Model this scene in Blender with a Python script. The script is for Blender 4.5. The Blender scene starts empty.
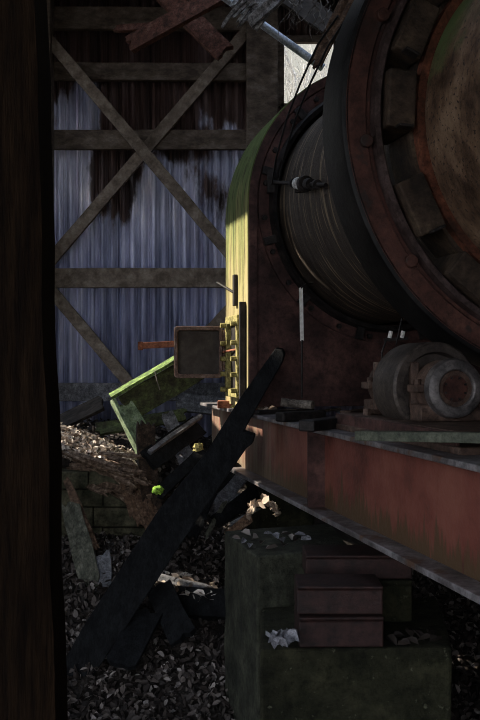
import bpy, math, random
from mathutils import Vector as V, Matrix, noise
random.seed(7)
S = bpy.context.scene
COL = S.collection
F, Y0, EYE = 900.0, 363.4, 1.75
R = math.radians

def P(x, y, d):
    """the place seen at pixel (x, y) of the photograph at distance d"""
    return V(((x - 240) / F * d, d, EYE - (y - Y0) / F * d))

# ------------------------------------------------------------------ materials
def nd(nt, t, **kw):
    n = nt.nodes.new(t)
    for k, v in kw.items():
        if k.startswith('i_'):
            n.inputs[k[2:].replace('_', ' ')].default_value = v
        else:
            setattr(n, k, v)
    return n

def ramp(nt, fac, stops):
    r = nt.nodes.new('ShaderNodeValToRGB')
    e = r.color_ramp.elements
    while len(e) < len(stops):
        e.new(0.5)
    for k, (p, c) in enumerate(stops):
        e[k].position = p
        e[k].color = (c[0], c[1], c[2], 1) if not isinstance(c, (int, float)) else (c, c, c, 1)
    nt.links.new(fac, r.inputs['Fac'])
    return r.outputs['Color']

def mix(nt, fac, a, b, mode='MIX'):
    m = nt.nodes.new('ShaderNodeMix')
    m.data_type = 'RGBA'
    m.blend_type = mode
    for k, v in ((0, fac), (6, a), (7, b)):
        if hasattr(v, 'is_linked'):
            nt.links.new(v, m.inputs[k])
        elif k == 0:
            m.inputs[0].default_value = v
        else:
            m.inputs[k].default_value = (v[0], v[1], v[2], 1)
    return m.outputs[2]

def coords(nt, stretch=(1, 1, 1), kind='Object'):
    tc = nt.nodes.new('ShaderNodeTexCoord')
    mp = nt.nodes.new('ShaderNodeMapping')
    mp.inputs['Scale'].default_value = stretch
    nt.links.new(tc.outputs[kind], mp.inputs['Vector'])
    return mp.outputs['Vector']

def nz(nt, vec, scale, detail=6, rough=.6):
    n = nt.nodes.new('ShaderNodeTexNoise')
    n.inputs['Scale'].default_value = scale
    n.inputs['Detail'].default_value = detail
    n.inputs['Roughness'].default_value = rough
    nt.links.new(vec, n.inputs['Vector'])
    return n.outputs['Fac']

def base_mat(name, rough=.8, metal=0, spec=.3):
    m = bpy.data.materials.new(name)
    m.use_nodes = True
    nt = m.node_tree
    b = nt.nodes['Principled BSDF']
    b.inputs['Roughness'].default_value = rough
    b.inputs['Metallic'].default_value = metal
    b.inputs['Specular IOR Level'].default_value = spec
    return m, nt, b

def bump(nt, b, fac, strength, dist=.01):
    bp = nt.nodes.new('ShaderNodeBump')
    bp.inputs['Strength'].default_value = strength
    bp.inputs['Distance'].default_value = dist
    nt.links.new(fac, bp.inputs['Height'])
    nt.links.new(bp.outputs['Normal'], b.inputs['Normal'])

def M(name, stops, scale=6, stretch=(1, 1, 1), rough=.8, metal=0, spec=.3, bmp=.4, bscale=None, kind='Object', dist=.01, spots=None, grime=.55):
    m, nt, b = base_mat(name, rough, metal, spec)
    vec = coords(nt, stretch, kind)
    f = nz(nt, vec, scale)
    c = ramp(nt, f, [(.5 + (p - .5) * .6, q) for p, q in stops])
    if grime:
        gr = ramp(nt, nz(nt, vec, scale * 4.3, 9, .75), [(.36, 1 - grime), (.5, 1.0), (.66, 1 + grime * .9)])
        c = mix(nt, 1.0, c, gr, 'MULTIPLY')
    if spots:                       # (colour, scale, threshold)
        f2 = nz(nt, coords(nt, (1, 1, 1), kind), spots[1], 4)
        msk = ramp(nt, f2, [(spots[2], 0.0), (min(1, spots[2] + .08), 1.0)])
        c = mix(nt, msk, c, spots[0])
    nt.links.new(c, b.inputs['Base Color'])
    if bmp:
        bump(nt, b, nz(nt, vec, bscale or scale * 3, 8, .7), bmp, dist)
    return m

def g(v, t=(1, 1, 1)):
    return (v * t[0], v * t[1], v * t[2])

m_post = M('creosoted timber', [(.3, (0.003788, 0.001879, 0.0009022)), (.7, (0.01011, 0.005325, 0.002481))], 9, (6, 6, .5), .9, 0, .06, bmp=.6)
m_frame = M('weathered grey brown framing', [(.25, (.055, .040, .030)), (.55, (.11, .085, .065)), (.8, (.17, .14, .115))], 5, (1.5, 3, 3), .85, bmp=.5, grime=.3)
m_brace = M('paler brown brace timber', [(.25, (.09, .07, .052)), (.55, (.17, .135, .105)), (.8, (.25, .21, .17))], 6, (2, 2, 2), .85, bmp=.4, grime=.25)
m_char = M('charred black board', [(.3, (0.004536, 0.004536, 0.004914)), (.75, (0.01285, 0.01361, 0.01436))], 8, (3, 3, 1), .8, 0, .12, bmp=.7, bscale=24)
m_grey = M('silvered old board', [(.25, (.07, .07, .075)), (.6, (.15, .15, .16)), (.8, (.24, .24, .25))], 7, (3, 3, 3), .9, bmp=.6)
m_oldboard = M('weathered grey green board', [(.25, (.04, .042, .03)), (.6, (.10, .10, .075)), (.8, (.17, .165, .125))], 7, (4, 4, .6), .9, bmp=.6)
m_silver = M('shredded board in painted skylight', [(.25, (.08, .08, .082)), (.5, (.26, .26, .265)), (.75, (.5, .5, .51))], 14, (3, 3, 3), .9, bmp=.9)  # brighter copy of the grey board, sky light put into its colour
m_lath = M('pale splintered lath', [(.25, (.05, .03, .019)), (.55, (.18, .12, .08)), (.8, (.36, .27, .2))], 10, (3, 3, 3), .85, bmp=.6)
m_brown = M('splintered brown wood', [(.25, (0.04375, 0.025, 0.015)), (.6, (0.1375, 0.08125, 0.05)), (.85, (0.25, 0.175, 0.125))], 10, (3, 3, 3), .85, bmp=.6)
m_darkwood = M('dark rotten wood', [(.25, (.014, .009, .006)), (.6, (.045, .028, .018)), (.85, (.10, .07, .05))], 10, (3, 3, 3), .85, bmp=.7)
m_redwood = M('rusty red brown timber', [(.25, (.04, .018, .012)), (.6, (.11, .045, .03)), (.85, (.16, .09, .07))], 8, (3, 3, 3), .85, bmp=.5)
m_mosswood = M('moss covered board', [(.25, (.05, .06, .03)), (.5, (.10, .16, .045)), (.75, (.22, .32, .09))], 9, (2, 2, 2), .9, bmp=.6)
m_dimmoss = M('dark damp mossy board', [(.25, (.03, .028, .018)), (.55, (.06, .07, .03)), (.8, (.11, .15, .05))], 6, (2, 2, 2), .9, bmp=.5)
m_palegreen = M('algae greened pale board', [(.25, (.09, .12, .07)), (.6, (.2, .27, .15)), (.85, (.3, .36, .25))], 8, (2, 2, 2), .9, bmp=.5)
m_rust = M('dark red rusted plate', [(.25, (.026, .013, .011)), (.5, (.062, .029, .025)), (.75, (.10, .048, .04))], 5, (1, 1, 1), .7, .15, .35, .35, 30)
m_ringface = M('red brown ring steel', [(.25, (.036, .017, .013)), (.5, (.078, .032, .024)), (.75, (.125, .056, .042))], 4, (1, 1, 1), .6, .25, .4, .35, 28, spots=((.035, .025, .022), 9, .58))
m_tread = M('dark oily tread steel', [(.3, (0.00576, 0.00576, 0.00612)), (.7, (0.0162, 0.01512, 0.0144))], 6, (1, 1, 1), .5, .5, .4, .2, 40)
m_lip = M('worn bright ring lip', [(.3, (.045, .03, .027)), (.7, (.12, .085, .08))], 10, (1, 1, 1), .45, .5, .5, .2, 40)
m_orange = M('orange rust band', [(.25, (.04, .018, .011)), (.6, (.13, .045, .025)), (.85, (.2, .075, .04))], 9, (1, 1, 1), .8, .1, .3, .4, 30)
m_blockr = M('brown rust chair block', [(.25, (.02, .014, .010)), (.6, (.055, .037, .025)), (.85, (.10, .07, .045))], 7, (1, 1, 1), .75, .1, .3, .4, 30)
m_drk = M('blackened iron', [(.3, (.010, .009, .009)), (.7, (.034, .028, .026))], 12, (1, 1, 1), .6, .4, .4, .3, 40)
m_white = M('flaking white paint and sparkle', [(.3, (.55, .54, .5)), (.7, (.8, .79, .75))], 20, (1, 1, 1), .6, 0, .4, .2, grime=.1)  # also whitens the sparkle tips behind the roller
m_chrome = M('bright worn nut', [(.3, (.6, .6, .6)), (.7, (.85, .85, .83))], 20, (1, 1, 1), .4, .1, .5, .1)
m_galv = M('galvanised pipe', [(.3, (.32, .36, .42)), (.7, (.5, .54, .6))], 14, (1, 1, 1), .45, .4, .5, .15)
m_rbar = M('orange rusted bar', [(.3, (.16, .05, .025)), (.7, (.34, .13, .07))], 14, (1, 1, 1), .8, .1, .3, .4)
m_doorin = M('brown door pan', [(.3, (.045, .036, .03)), (.7, (.075, .062, .052))], 9, (1, 1, 1), .75, .2, .3, .25, 40, grime=.2)
m_doorrim = M('rusty door rim', [(.3, (.09, .05, .038)), (.6, (.17, .11, .085)), (.8, (.26, .19, .16))], 16, (1, 1, 1), .7, .2, .4, .4)
m_yiron = M('yellowed mossy iron', [(.3, (.14, .12, .04)), (.6, (.34, .30, .11)), (.85, (.12, .09, .05))], 16, (1, 1, 1), .85, 0, .3, .5)
m_roll = M('worn grey roller steel', [(.3, (0.04125, 0.03274, 0.02806)), (.7, (0.09488, 0.07639, 0.06525))], 8, (1, 1, 1), .5, .4, .45, .25, 40)
m_bear = M('rust brown bearing casting', [(.25, (.045, .027, .02)), (.6, (.1, .062, .046)), (.85, (.16, .11, .085))], 10, (1, 1, 1), .7, .2, .35, .4, 40)
m_bearrim = M('grey worn bearing rim', [(.3, (.06, .055, .055)), (.7, (.15, .135, .13))], 10, (1, 1, 1), .5, .4, .4, .25, 40)
m_bearface = M('dull red bearing cover', [(.3, (.035, .014, .011)), (.7, (.07, .028, .02))], 10, (1, 1, 1), .7, .1, .3, .3, 40)
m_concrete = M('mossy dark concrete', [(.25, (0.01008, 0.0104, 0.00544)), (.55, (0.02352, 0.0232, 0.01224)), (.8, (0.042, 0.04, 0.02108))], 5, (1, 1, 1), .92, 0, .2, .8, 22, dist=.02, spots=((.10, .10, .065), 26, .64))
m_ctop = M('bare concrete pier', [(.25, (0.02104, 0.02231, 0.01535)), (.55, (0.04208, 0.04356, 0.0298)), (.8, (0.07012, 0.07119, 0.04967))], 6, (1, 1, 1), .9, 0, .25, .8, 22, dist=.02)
m_crib = M('dark red cribbing', [(.3, (0.01488, 0.0062, 0.00496)), (.7, (0.0341, 0.01364, 0.01116))], 8, (1, 1, 1), .65, .1, .4, .4, 30)
m_stone = M('mossy block wall', [(.25, (.025, .027, .016)), (.55, (.07, .065, .04)), (.8, (.12, .11, .07))], 8, (1, 1, 1), .95, 0, .2, .8, 30)
m_soil = M('dark leaf mould soil', [(.3, (.014, .011, .009)), (.7, (.045, .036, .03))], 8, (1, 1, 1), .95, 0, .2, 1, 20, dist=.03)
m_outsoil = M('forest soil', [(.3, (.05, .045, .035)), (.7, (.12, .10, .08))], 2, (1, 1, 1), .95)
m_roof = M('old roof boards', [(.3, (.012, .010, .009)), (.7, (.035, .03, .027))], 4, (6, 1, 1), .9)
m_dwall = M('dark board siding', [(.3, (.015, .012, .010)), (.7, (.045, .036, .03))], 4, (1, 6, .6), .9)
m_wire = M('black wire', [(.3, (.006, .006, .007)), (.7, (.012, .012, .013))], 4, rough=.5, bmp=0)
m_twig = M('grey dead vine', [(.3, (.08, .07, .06)), (.7, (.2, .18, .16))], 8, bmp=0)
m_bark = M('pale bare bark', [(.3, (.30, .28, .24)), (.7, (.5, .47, .42))], 8, bmp=.3)
m_moss = M('bright green moss', [(.3, (.10, .22, .02)), (.7, (.30, .5, .06))], 30, rough=.95, bmp=.8)
m_paper = M('grey white scrap', [(.3, (0.1568, 0.1568, 0.1736)), (.7, (0.28, 0.28, 0.3024))], 20, rough=.9, bmp=.3)
m_greenbar = M('grey green painted bar', [(.3, (0.03795, 0.045, 0.0306)), (.7, (0.0828, 0.09, 0.06375))], 12, rough=.6, bmp=.3)
m_ductgrey = M('rough grey brown pipe', [(.3, (.06, .05, .042)), (.7, (.2, .17, .14))], 20, rough=.85, bmp=.6)

# corrugated sheet: pale blue paint below, rust above and in patches
m_corr, nt, b = base_mat('painted rusty corrugated sheet', .42, .15, .5)
v1 = coords(nt, (1, 1, .5)); v2 = coords(nt, (1.5, 1, .3)); v3 = coords(nt, (1, 1, 1))
sep = nd(nt, 'ShaderNodeSeparateXYZ'); nt.links.new(v3, sep.inputs[0])
mr = nd(nt, 'ShaderNodeMapRange'); nt.links.new(sep.outputs['Z'], mr.inputs['Value'])
mr.inputs['From Min'].default_value = 2.3; mr.inputs['From Max'].default_value = 4.7
mr.inputs['To Min'].default_value = -.28; mr.inputs['To Max'].default_value = .30
ad = nd(nt, 'ShaderNodeMath', operation='ADD'); nt.links.new(nz(nt, v1, 1.6, 7, .62), ad.inputs[0]); nt.links.new(mr.outputs[0], ad.inputs[1])
acc = ad.outputs[0]
sq = coords(nt, (1, 0, .55))                       # known rust blooms (+) and surviving paint (-) on the sheets
for (cx, cz, rad, amt) in ((-1.08, 3.40, .42, .20), (-.30, 3.30, .34, .22), (-.62, 3.62, .3, .14), (-1.38, 4.0, .28, -.20), (-1.55, 3.5, .36, -.12), (-.42, 4.15, .3, -.10), (-.12, 3.62, .2, -.16), (-.62, 3.1, .45, -.14)):
    vd = nd(nt, 'ShaderNodeVectorMath', operation='DISTANCE'); nt.links.new(sq, vd.inputs[0]); vd.inputs[1].default_value = (cx, 0, cz * .55)
    bl = ramp(nt, vd.outputs['Value'], [(0, 1.0), (rad, 0.0)])
    ma = nd(nt, 'ShaderNodeMath', operation='MULTIPLY_ADD'); nt.links.new(bl, ma.inputs[0]); ma.inputs[1].default_value = amt; nt.links.new(acc, ma.inputs[2])
    acc = ma.outputs[0]
rust_mask = ramp(nt, acc, [(.50, 0.0), (.56, 1.0)])
paint = ramp(nt, nz(nt, v2, 2.6, 7, .65), [(.32, (.10, .11, .17)), (.45, (.27, .29, .40)), (.57, (.46, .48, .60)), (.70, (.70, .71, .78))])
rustc = ramp(nt, nz(nt, v2, 3, 6, .6), [(.36, (.035, .022, .019)), (.52, (.085, .048, .038)), (.66, (.16, .11, .10))])
mz = nd(nt, 'ShaderNodeMapRange'); nt.links.new(sep.outputs['Z'], mz.inputs['Value'])
mz.inputs['From Min'].default_value = 2.5; mz.inputs['From Max'].default_value = 3.3
paint = mix(nt, 1.0, paint, mix(nt, mz.outputs[0], (1.15, 1.16, 1.27), (1.6, 1.52, 1.4)), 'MULTIPLY')
nt.links.new(mix(nt, rust_mask, paint, rustc), b.inputs['Base Color'])
bump(nt, b, nz(nt, v3, 30, 6), .2)

# hood side: green moss at the top, ochre yellow paint below with dark streaks
m_hood, nt, b = base_mat('mossy ochre hood side', .85, 0, .3)
v3 = coords(nt, (1, 1, 1)); v2 = coords(nt, (5, 5, .35))
geo = nd(nt, 'ShaderNodeNewGeometry')
sep = nd(nt, 'ShaderNodeSeparateXYZ'); nt.links.new(geo.outputs['Position'], sep.inputs[0])
mr = nd(nt, 'ShaderNodeMapRange'); nt.links.new(sep.outputs['Z'], mr.inputs['Value'])
mr.inputs['From Min'].default_value = 2.0; mr.inputs['From Max'].default_value = 3.1
ad = nd(nt, 'ShaderNodeMath', operation='ADD'); nt.links.new(mr.outputs[0], ad.inputs[0])
sc_ = nd(nt, 'ShaderNodeMath', operation='MULTIPLY_ADD'); nt.links.new(nz(nt, v2, 3, 6), sc_.inputs[0]); sc_.inputs[1].default_value = 1.3; sc_.inputs[2].default_value = -.65
nt.links.new(sc_.outputs[0], ad.inputs[1])
hue = ramp(nt, ad.outputs[0], [(.15, (.36, .30, .145)), (.45, (.25, .245, .085)), (.8, (.095, .135, .035))])
dark = ramp(nt, nz(nt, v2, 5, 7, .7), [(.36, (.16, .13, .09)), (.52, (1, 1, 1))])
nt.links.new(mix(nt, 1.0, hue, dark, 'MULTIPLY'), b.inputs['Base Color'])
bump(nt, b, nz(nt, v3, 25, 6), .4)

# kiln shell: pitted rust with streaks, written in (girth, length) coordinates
def shell_mat(name, stops, streak, scr):
    m, nt, b = base_mat(name, .55, .25, .4)
    uv = coords(nt, (1, 1, 1), 'UV'); us = coords(nt, streak, 'UV')
    c = ramp(nt, nz(nt, us, 4, 8, .68), stops)
    if scr:
        msk = ramp(nt, nz(nt, coords(nt, scr[0], 'UV'), scr[1], 5, .6), [(scr[2], 0.0), (scr[2] + .05, 1.0)])
        c = mix(nt, msk, c, scr[3])
    nt.links.new(c, b.inputs['Base Color'])
    bump(nt, b, nz(nt, uv, 22, 8, .75), .9, .02)
    return m
m_shell = shell_mat('pitted brown kiln shell', [(.36, (.05, .028, .017)), (.5, (.18, .11, .068)), (.62, (.34, .23, .15))], (1, 1.4, 1), ((1, 1, 1), 55, .57, (.05, .032, .025)))
nt = m_shell.node_tree; b = nt.nodes['Principled BSDF']          # a patch of green algae on the shoulder of the shell
geo = nd(nt, 'ShaderNodeNewGeometry'); vd = nd(nt, 'ShaderNodeVectorMath', operation='DISTANCE')
nt.links.new(geo.outputs['Position'], vd.inputs[0]); vd.inputs[1].default_value = (.82, 3.5, 3.06)
ad = nd(nt, 'ShaderNodeMath', operation='MULTIPLY_ADD'); nt.links.new(nz(nt, coords(nt), 9, 6), ad.inputs[0]); ad.inputs[1].default_value = .5; nt.links.new(vd.outputs['Value'], ad.inputs[2])
msk = ramp(nt, ad.outputs[0], [(.34, .85), (.52, 0.0)])
old = b.inputs['Base Color'].links[0].from_socket
nt.links.new(mix(nt, msk, old, (.13, .22, .08)), b.inputs['Base Color'])
m_drum = shell_mat('scuffed grey brown drum', [(.3, (.026, .019, .015)), (.5, (.06, .046, .036)), (.7, (.10, .08, .062))], (.5, 6, 1), ((.5, 9, 1), 3.2, .56, (.30, .23, .15)))

# beam web: red paint, orange streaks of rust running down, sunlight painted pale towards one end
m_web, nt, b = base_mat('red oxide beam web', .6, .1, .35)
v3 = coords(nt, (1, 1, 1)); v2 = coords(nt, (5, 5, .5))
geo = nd(nt, 'ShaderNodeNewGeometry'); sep = nd(nt, 'ShaderNodeSeparateXYZ'); nt.links.new(geo.outputs['Position'], sep.inputs[0])
red = ramp(nt, nz(nt, v3, 3, 7, .65), [(.36, (.075, .024, .018)), (.52, (.165, .050, .036)), (.65, (.21, .075, .052))])
mr = nd(nt, 'ShaderNodeMapRange'); nt.links.new(sep.outputs['Z'], mr.inputs['Value'])
mr.inputs['From Min'].default_value = 1.06; mr.inputs['From Max'].default_value = 1.28; mr.inputs['To Min'].default_value = .25; mr.inputs['To Max'].default_value = -.2
ad = nd(nt, 'ShaderNodeMath', operation='ADD'); nt.links.new(nz(nt, v2, 5, 6, .6), ad.inputs[0]); nt.links.new(mr.outputs[0], ad.inputs[1])
msk = ramp(nt, ad.outputs[0], [(.52, 0.0), (.64, 1.0)])
c = mix(nt, msk, red, (.085, .05, .025))
mr2 = nd(nt, 'ShaderNodeMapRange'); nt.links.new(sep.outputs['Y'], mr2.inputs['Value'])
mr2.inputs['From Min'].default_value = 4.6; mr2.inputs['From Max'].default_value = 6.3
mm = nd(nt, 'ShaderNodeMath', operation='MULTIPLY'); nt.links.new(mr2.outputs[0], mm.inputs[0]); nt.links.new(ramp(nt, nz(nt, v2, 4, 6, .6), [(.38, .12), (.60, 1.0)]), mm.inputs[1])
c = mix(nt, mm.outputs[0], c, (.24, .19, .13))
nt.links.new(c, b.inputs['Base Color'])
bump(nt, b, nz(nt, v3, 35, 6), .3)
m_flange = M('weathered beam flange', [(.25, (0.0675, 0.05737, 0.05737)), (.5, (0.1485, 0.135, 0.1384)), (.75, (0.2565, 0.243, 0.2498))], 6, (1, 1, 1), .5, .25, .45, .4, 30, spots=((.10, .055, .035), 9, .56))

# leaves: colour of each leaf from its island
def leaf_mat(name, stops, rough=.7):
    m, nt, b = base_mat(name, rough, 0, .35)
    geo = nd(nt, 'ShaderNodeNewGeometry')
    nt.links.new(ramp(nt, geo.outputs['Random Per Island'], stops), b.inputs['Base Color'])
    return m
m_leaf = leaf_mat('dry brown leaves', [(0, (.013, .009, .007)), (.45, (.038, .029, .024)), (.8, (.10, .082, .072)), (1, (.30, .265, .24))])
m_leaf2 = leaf_mat('dry leaves with painted sun', [(0, (0.182, 0.13, 0.091)), (.5, (0.39, 0.299, 0.221)), (1, (0.715, 0.611, 0.494))])  # paler copy of the dry leaves, sunlight put into the colour
m_leaf3 = leaf_mat('white leaves with painted sun', [(0, (.12, .085, .06)), (.4, (.38, .31, .25)), (1, (.8, .72, .64))])  # lightest leaf copy, near white to paint strong sun

# ------------------------------------------------------------------ mesh helpers
class MB:
    def __init__(self):
        self.v = []; self.f = []; self.uv = None
    def add(self, vs, fs):
        o = len(self.v)
        self.v += [V(a) for a in vs]
        self.f += [tuple(i + o for i in f) for f in fs]
        return self
    def box(self, c, size, rot=None):
        c = V(c); h = V(size) / 2
        vs = []
        for sx in (-1, 1):
            for sy in (-1, 1):
                for sz in (-1, 1):
                    p = V((sx * h.x, sy * h.y, sz * h.z))
                    if rot: p = rot @ p
                    vs.append(c + p)
        return self.add(vs, [(0, 1, 3, 2), (4, 6, 7, 5), (0, 4, 5, 1), (2, 3, 7, 6), (0, 2, 6, 4), (1, 5, 7, 3)])
    def bar(self, p0, p1, w, t, up=(0, 0, 1)):
        p0 = V(p0); p1 = V(p1); d = (p1 - p0).normalized()
        a = d.cross(V(up)).normalized(); n = a.cross(d).normalized()
        rot = Matrix((d, a, n)).transposed()
        return self.box((p0 + p1) / 2, ((p1 - p0).length, w, t), rot)
    def plank(self, p0, p1, w, t, up=(0, -1, 0), jag=.03, k=6, n=8, warp=.006, taper=1.0):
        """a board: w wide, t thick, its broad face turned to `up`, its ends ragged"""
        p0 = V(p0); p1 = V(p1); L = (p1 - p0).length; d = (p1 - p0).normalized()
        a = d.cross(V(up)).normalized(); nrm = a.cross(d).normalized()
        e0 = [random.uniform(0, jag) for _ in range(k + 1)]; e1 = [random.uniform(0, jag) for _ in range(k + 1)]
        sd = random.random() * 90
        vs = []
        for side in (1, -1):
            for j in range(n + 1):
                for i in range(k + 1):
                    s = e0[i] + (L - e0[i] - e1[i]) * j / n
                    wf = 1 + (taper - 1) * j / n
                    off = noise.noise(V((sd + s * 3, i * .3, side))) * warp * 2
                    ed = noise.noise(V((sd + s * 5, 7 + (0 if i < k / 2 else 3), 1))) * warp * 1.5 if i in (0, k) else 0
                    vs.append(p0 + d * s + a * ((i / k - .5) * w * wf + ed) + nrm * (side * t / 2 + off))
        A = (n + 1) * (k + 1); fs = []
        def ix(s, j, i): return s * A + j * (k + 1) + i
        for j in range(n):
            for i in range(k):
                fs.append((ix(0, j, i), ix(0, j + 1, i), ix(0, j + 1, i + 1), ix(0, j, i + 1)))
                fs.append((ix(1, j, i), ix(1, j, i + 1), ix(1, j + 1, i + 1), ix(1, j + 1, i)))
            fs.append((ix(0, j, 0), ix(1, j, 0), ix(1, j + 1, 0), ix(0, j + 1, 0)))
            fs.append((ix(0, j, k), ix(0, j + 1, k), ix(1, j + 1, k), ix(1, j, k)))
        for i in range(k):
            fs.append((ix(0, 0, i), ix(0, 0, i + 1), ix(1, 0, i + 1), ix(1, 0, i)))
            fs.append((ix(0, n, i), ix(1, n, i), ix(1, n, i + 1), ix(0, n, i + 1)))
        return self.add(vs, fs)
    def tube(self, pts, r, n=10, r1=None):
        pts = [V(p) for p in pts]; N = len(pts); vs = []; fs = []
        for j, p in enumerate(pts):
            d = (pts[min(j + 1, N - 1)] - pts[max(j - 1, 0)]).normalized()
            ref = V((0, 0, 1)) if abs(d.z) < .9 else V((1, 0, 0))
            a = d.cross(ref).normalized(); b_ = d.cross(a)
            rr = r if r1 is None else r + (r1 - r) * j / (N - 1)
            for i in range(n):
                t = 2 * math.pi * i / n
                vs.append(p + a * rr * math.cos(t) + b_ * rr * math.sin(t))
        for j in range(N - 1):
            for i in range(n):
                k = (i + 1) % n
                fs.append((j * n + i, j * n + k, (j + 1) * n + k, (j + 1) * n + i))
        fs.append(tuple(range(n - 1, -1, -1))); fs.append(tuple((N - 1) * n + i for i in range(n)))
        return self.add(vs, fs)
    def lathe(self, c, ax, prof, n=48, close=False):
        """profile of (along, radius) turned about the axis; girth and length go to the uv"""
        c = V(c); ax = V(ax).normalized()
        ref = V((0, 0, 1)) if abs(ax.z) < .9 else V((1, 0, 0))
        a = ax.cross(ref).normalized(); b_ = ax.cross(a)
        m = len(prof); vs = []; fs = []
        for j, (s, r) in enumerate(prof):
            for i in range(n):
                t = 2 * math.pi * i / n
                vs.append(c + ax * s + a * r * math.cos(t) + b_ * r * math.sin(t))
        if self.uv is None: self.uv = []
        o = len(self.f)
        rm = max(r for s, r in prof)
        for j in range(m if close else m - 1):
            j2 = (j + 1) % m
            for i in range(n):
                k = (i + 1) % n
                fs.append((j * n + i, j * n + k, j2 * n + k, j2 * n + i))
                u0, u1 = 2 * math.pi * rm * i / n, 2 * math.pi * rm * (i + 1) / n
                self.uv.append(((u0, prof[j][0]), (u1, prof[j][0]), (u1, prof[j2][0]), (u0, prof[j2][0])))
        return self.add(vs, fs)
    def disc(self, c, ax, r, s0, s1, n=32):
        return self.lathe(c, ax, [(s0, 0.0005), (s0, r), (s1, r), (s1, .0005)], n)
    def prism(self, poly, d):
        """a flat outline given thickness along the vector d"""
        poly = [V(p) for p in poly]; d = V(d); n = len(poly)
        vs = poly + [p + d for p in poly]
        fs = [tuple(range(n)), tuple(range(2 * n - 1, n - 1, -1))]
        for i in range(n):
            k = (i + 1) % n
            fs.append((i, i + n, k + n, k))
        return self.add(vs, fs)
    def build(self, name, mat, parent=None, bevel=0, smooth=False, org=None):
        me = bpy.data.meshes.new(name)
        if parent is not None:
            r = parent
            base = V((0, 0, 0))
            while r is not None:
                base = base + r.location; r = r.parent
        else:
            if org is None:
                xs = [p.x for p in self.v]; ys = [p.y for p in self.v]; zs = [p.z for p in self.v]
                org = V(((min(xs) + max(xs)) / 2, (min(ys) + max(ys)) / 2, min(zs)))
            base = V(org)
        me.from_pydata([p - base for p in self.v], [], self.f)
        if self.uv and len(self.uv) == len(self.f):
            l = me.uv_layers.new(name='UVMap')
            k = 0
            for fuv in self.uv:
                for q in fuv:
                    l.data[k].uv = q; k += 1
        import bmesh
        bm = bmesh.new(); bm.from_mesh(me)
        bmesh.ops.recalc_face_normals(bm, faces=bm.faces)
        if smooth:
            for f in bm.faces: f.smooth = True
            for e in bm.edges:
                if len(e.link_faces) == 2 and e.calc_face_angle(0) > R(35): e.smooth = False
        bm.to_mesh(me); bm.free()
        me.materials.append(mat)
        o = bpy.data.objects.new(name, me); COL.objects.link(o)
        if parent is not None: o.parent = parent
        else: o.location = base
        if bevel:
            md = o.modifiers.new('bevel', 'BEVEL'); md.width = bevel; md.segments = 2; md.limit_method = 'ANGLE'; md.angle_limit = R(40)
        return o

def tag(o, label, cat, group=None, kind=None):
    o['label'] = label; o['category'] = cat
    if group: o['group'] = group
    if kind: o['kind'] = kind
    return o
def thing(name, loc, label, cat, group=None):
    o = bpy.data.objects.new(name, None); COL.objects.link(o); o.location = V(loc); o.empty_display_size = .1
    return tag(o, label, cat, group)
def struct(o):
    o['kind'] = 'structure'; return o

# ------------------------------------------------------------------ camera
cam = bpy.data.cameras.new('camera'); co = bpy.data.objects.new('camera', cam); COL.objects.link(co)
co.location = (0, 0, EYE); co.rotation_euler = (R(90), 0, 0)
cam.sensor_fit = 'VERTICAL'; cam.sensor_height = 24; cam.lens = 30; cam.shift_y = (Y0 - 360) / 720; cam.clip_start = .05
S.camera = co
S.view_settings.view_transform = 'Standard'; S.view_settings.look = 'None'; S.view_settings.gamma = 1
S.view_settings.exposure = 0.2; S.view_settings.use_curve_mapping = False

# ------------------------------------------------------------------ ground
def sm(a, b_, x):
    t = max(0, min(1, (x - a) / (b_ - a))); return t * t * (3 - 2 * t)
def H(x, y):
    h = .55 * sm(4.2, 6.0, y) * (1 - .45 * sm(.1, .9, x))
    up = sm(6.12, 6.3, y) * (1 - sm(-.85, -.3, x))          # the raised bank behind the block wall
    h += up * (.42 + .25 * sm(6.4, 8, y))
    h += (1 - sm(.2, 1.5, x)) * sm(6.6, 8.1, y) * .55 * (1 - up)
    return h + .035 * noise.noise(V((x * 2.2, y * 2.2, 3))) + .015 * noise.noise(V((x * 7, y * 7, 1)))
mb = MB(); xs = [-3.2 + .1 * i for i in range(85)]; ys = [-3 + .1 * i for i in range(115)]
for y in ys:
    for x in xs: mb.v.append(V((x, y, H(x, y))))
nx = len(xs)
for j in range(len(ys) - 1):
    for i in range(nx - 1): mb.f.append((j * nx + i, j * nx + i + 1, (j + 1) * nx + i + 1, (j + 1) * nx + i))
struct(mb.build('floor', m_soil, smooth=True))
struct(MB().box((0, 8, -.2), (60, 60, .2)).build('ground_outside', m_outsoil))

# ------------------------------------------------------------------ sun (defined first: gaps cut in the unseen side wall are aimed along it)
SUN = V((-.76, .20, .60)).normalized()

# kiln frame
TH = R(13.3)
U = V((-math.sin(TH), math.cos(TH), 0)); W = V((math.cos(TH), math.sin(TH), 0)); Z = V((0, 0, 1))
K0 = V((1.41, 3.7, EYE + .976))
def K(s, w=0, z=0): return K0 + U * s + W * w + Z * z       # along the axis, across, up

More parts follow.
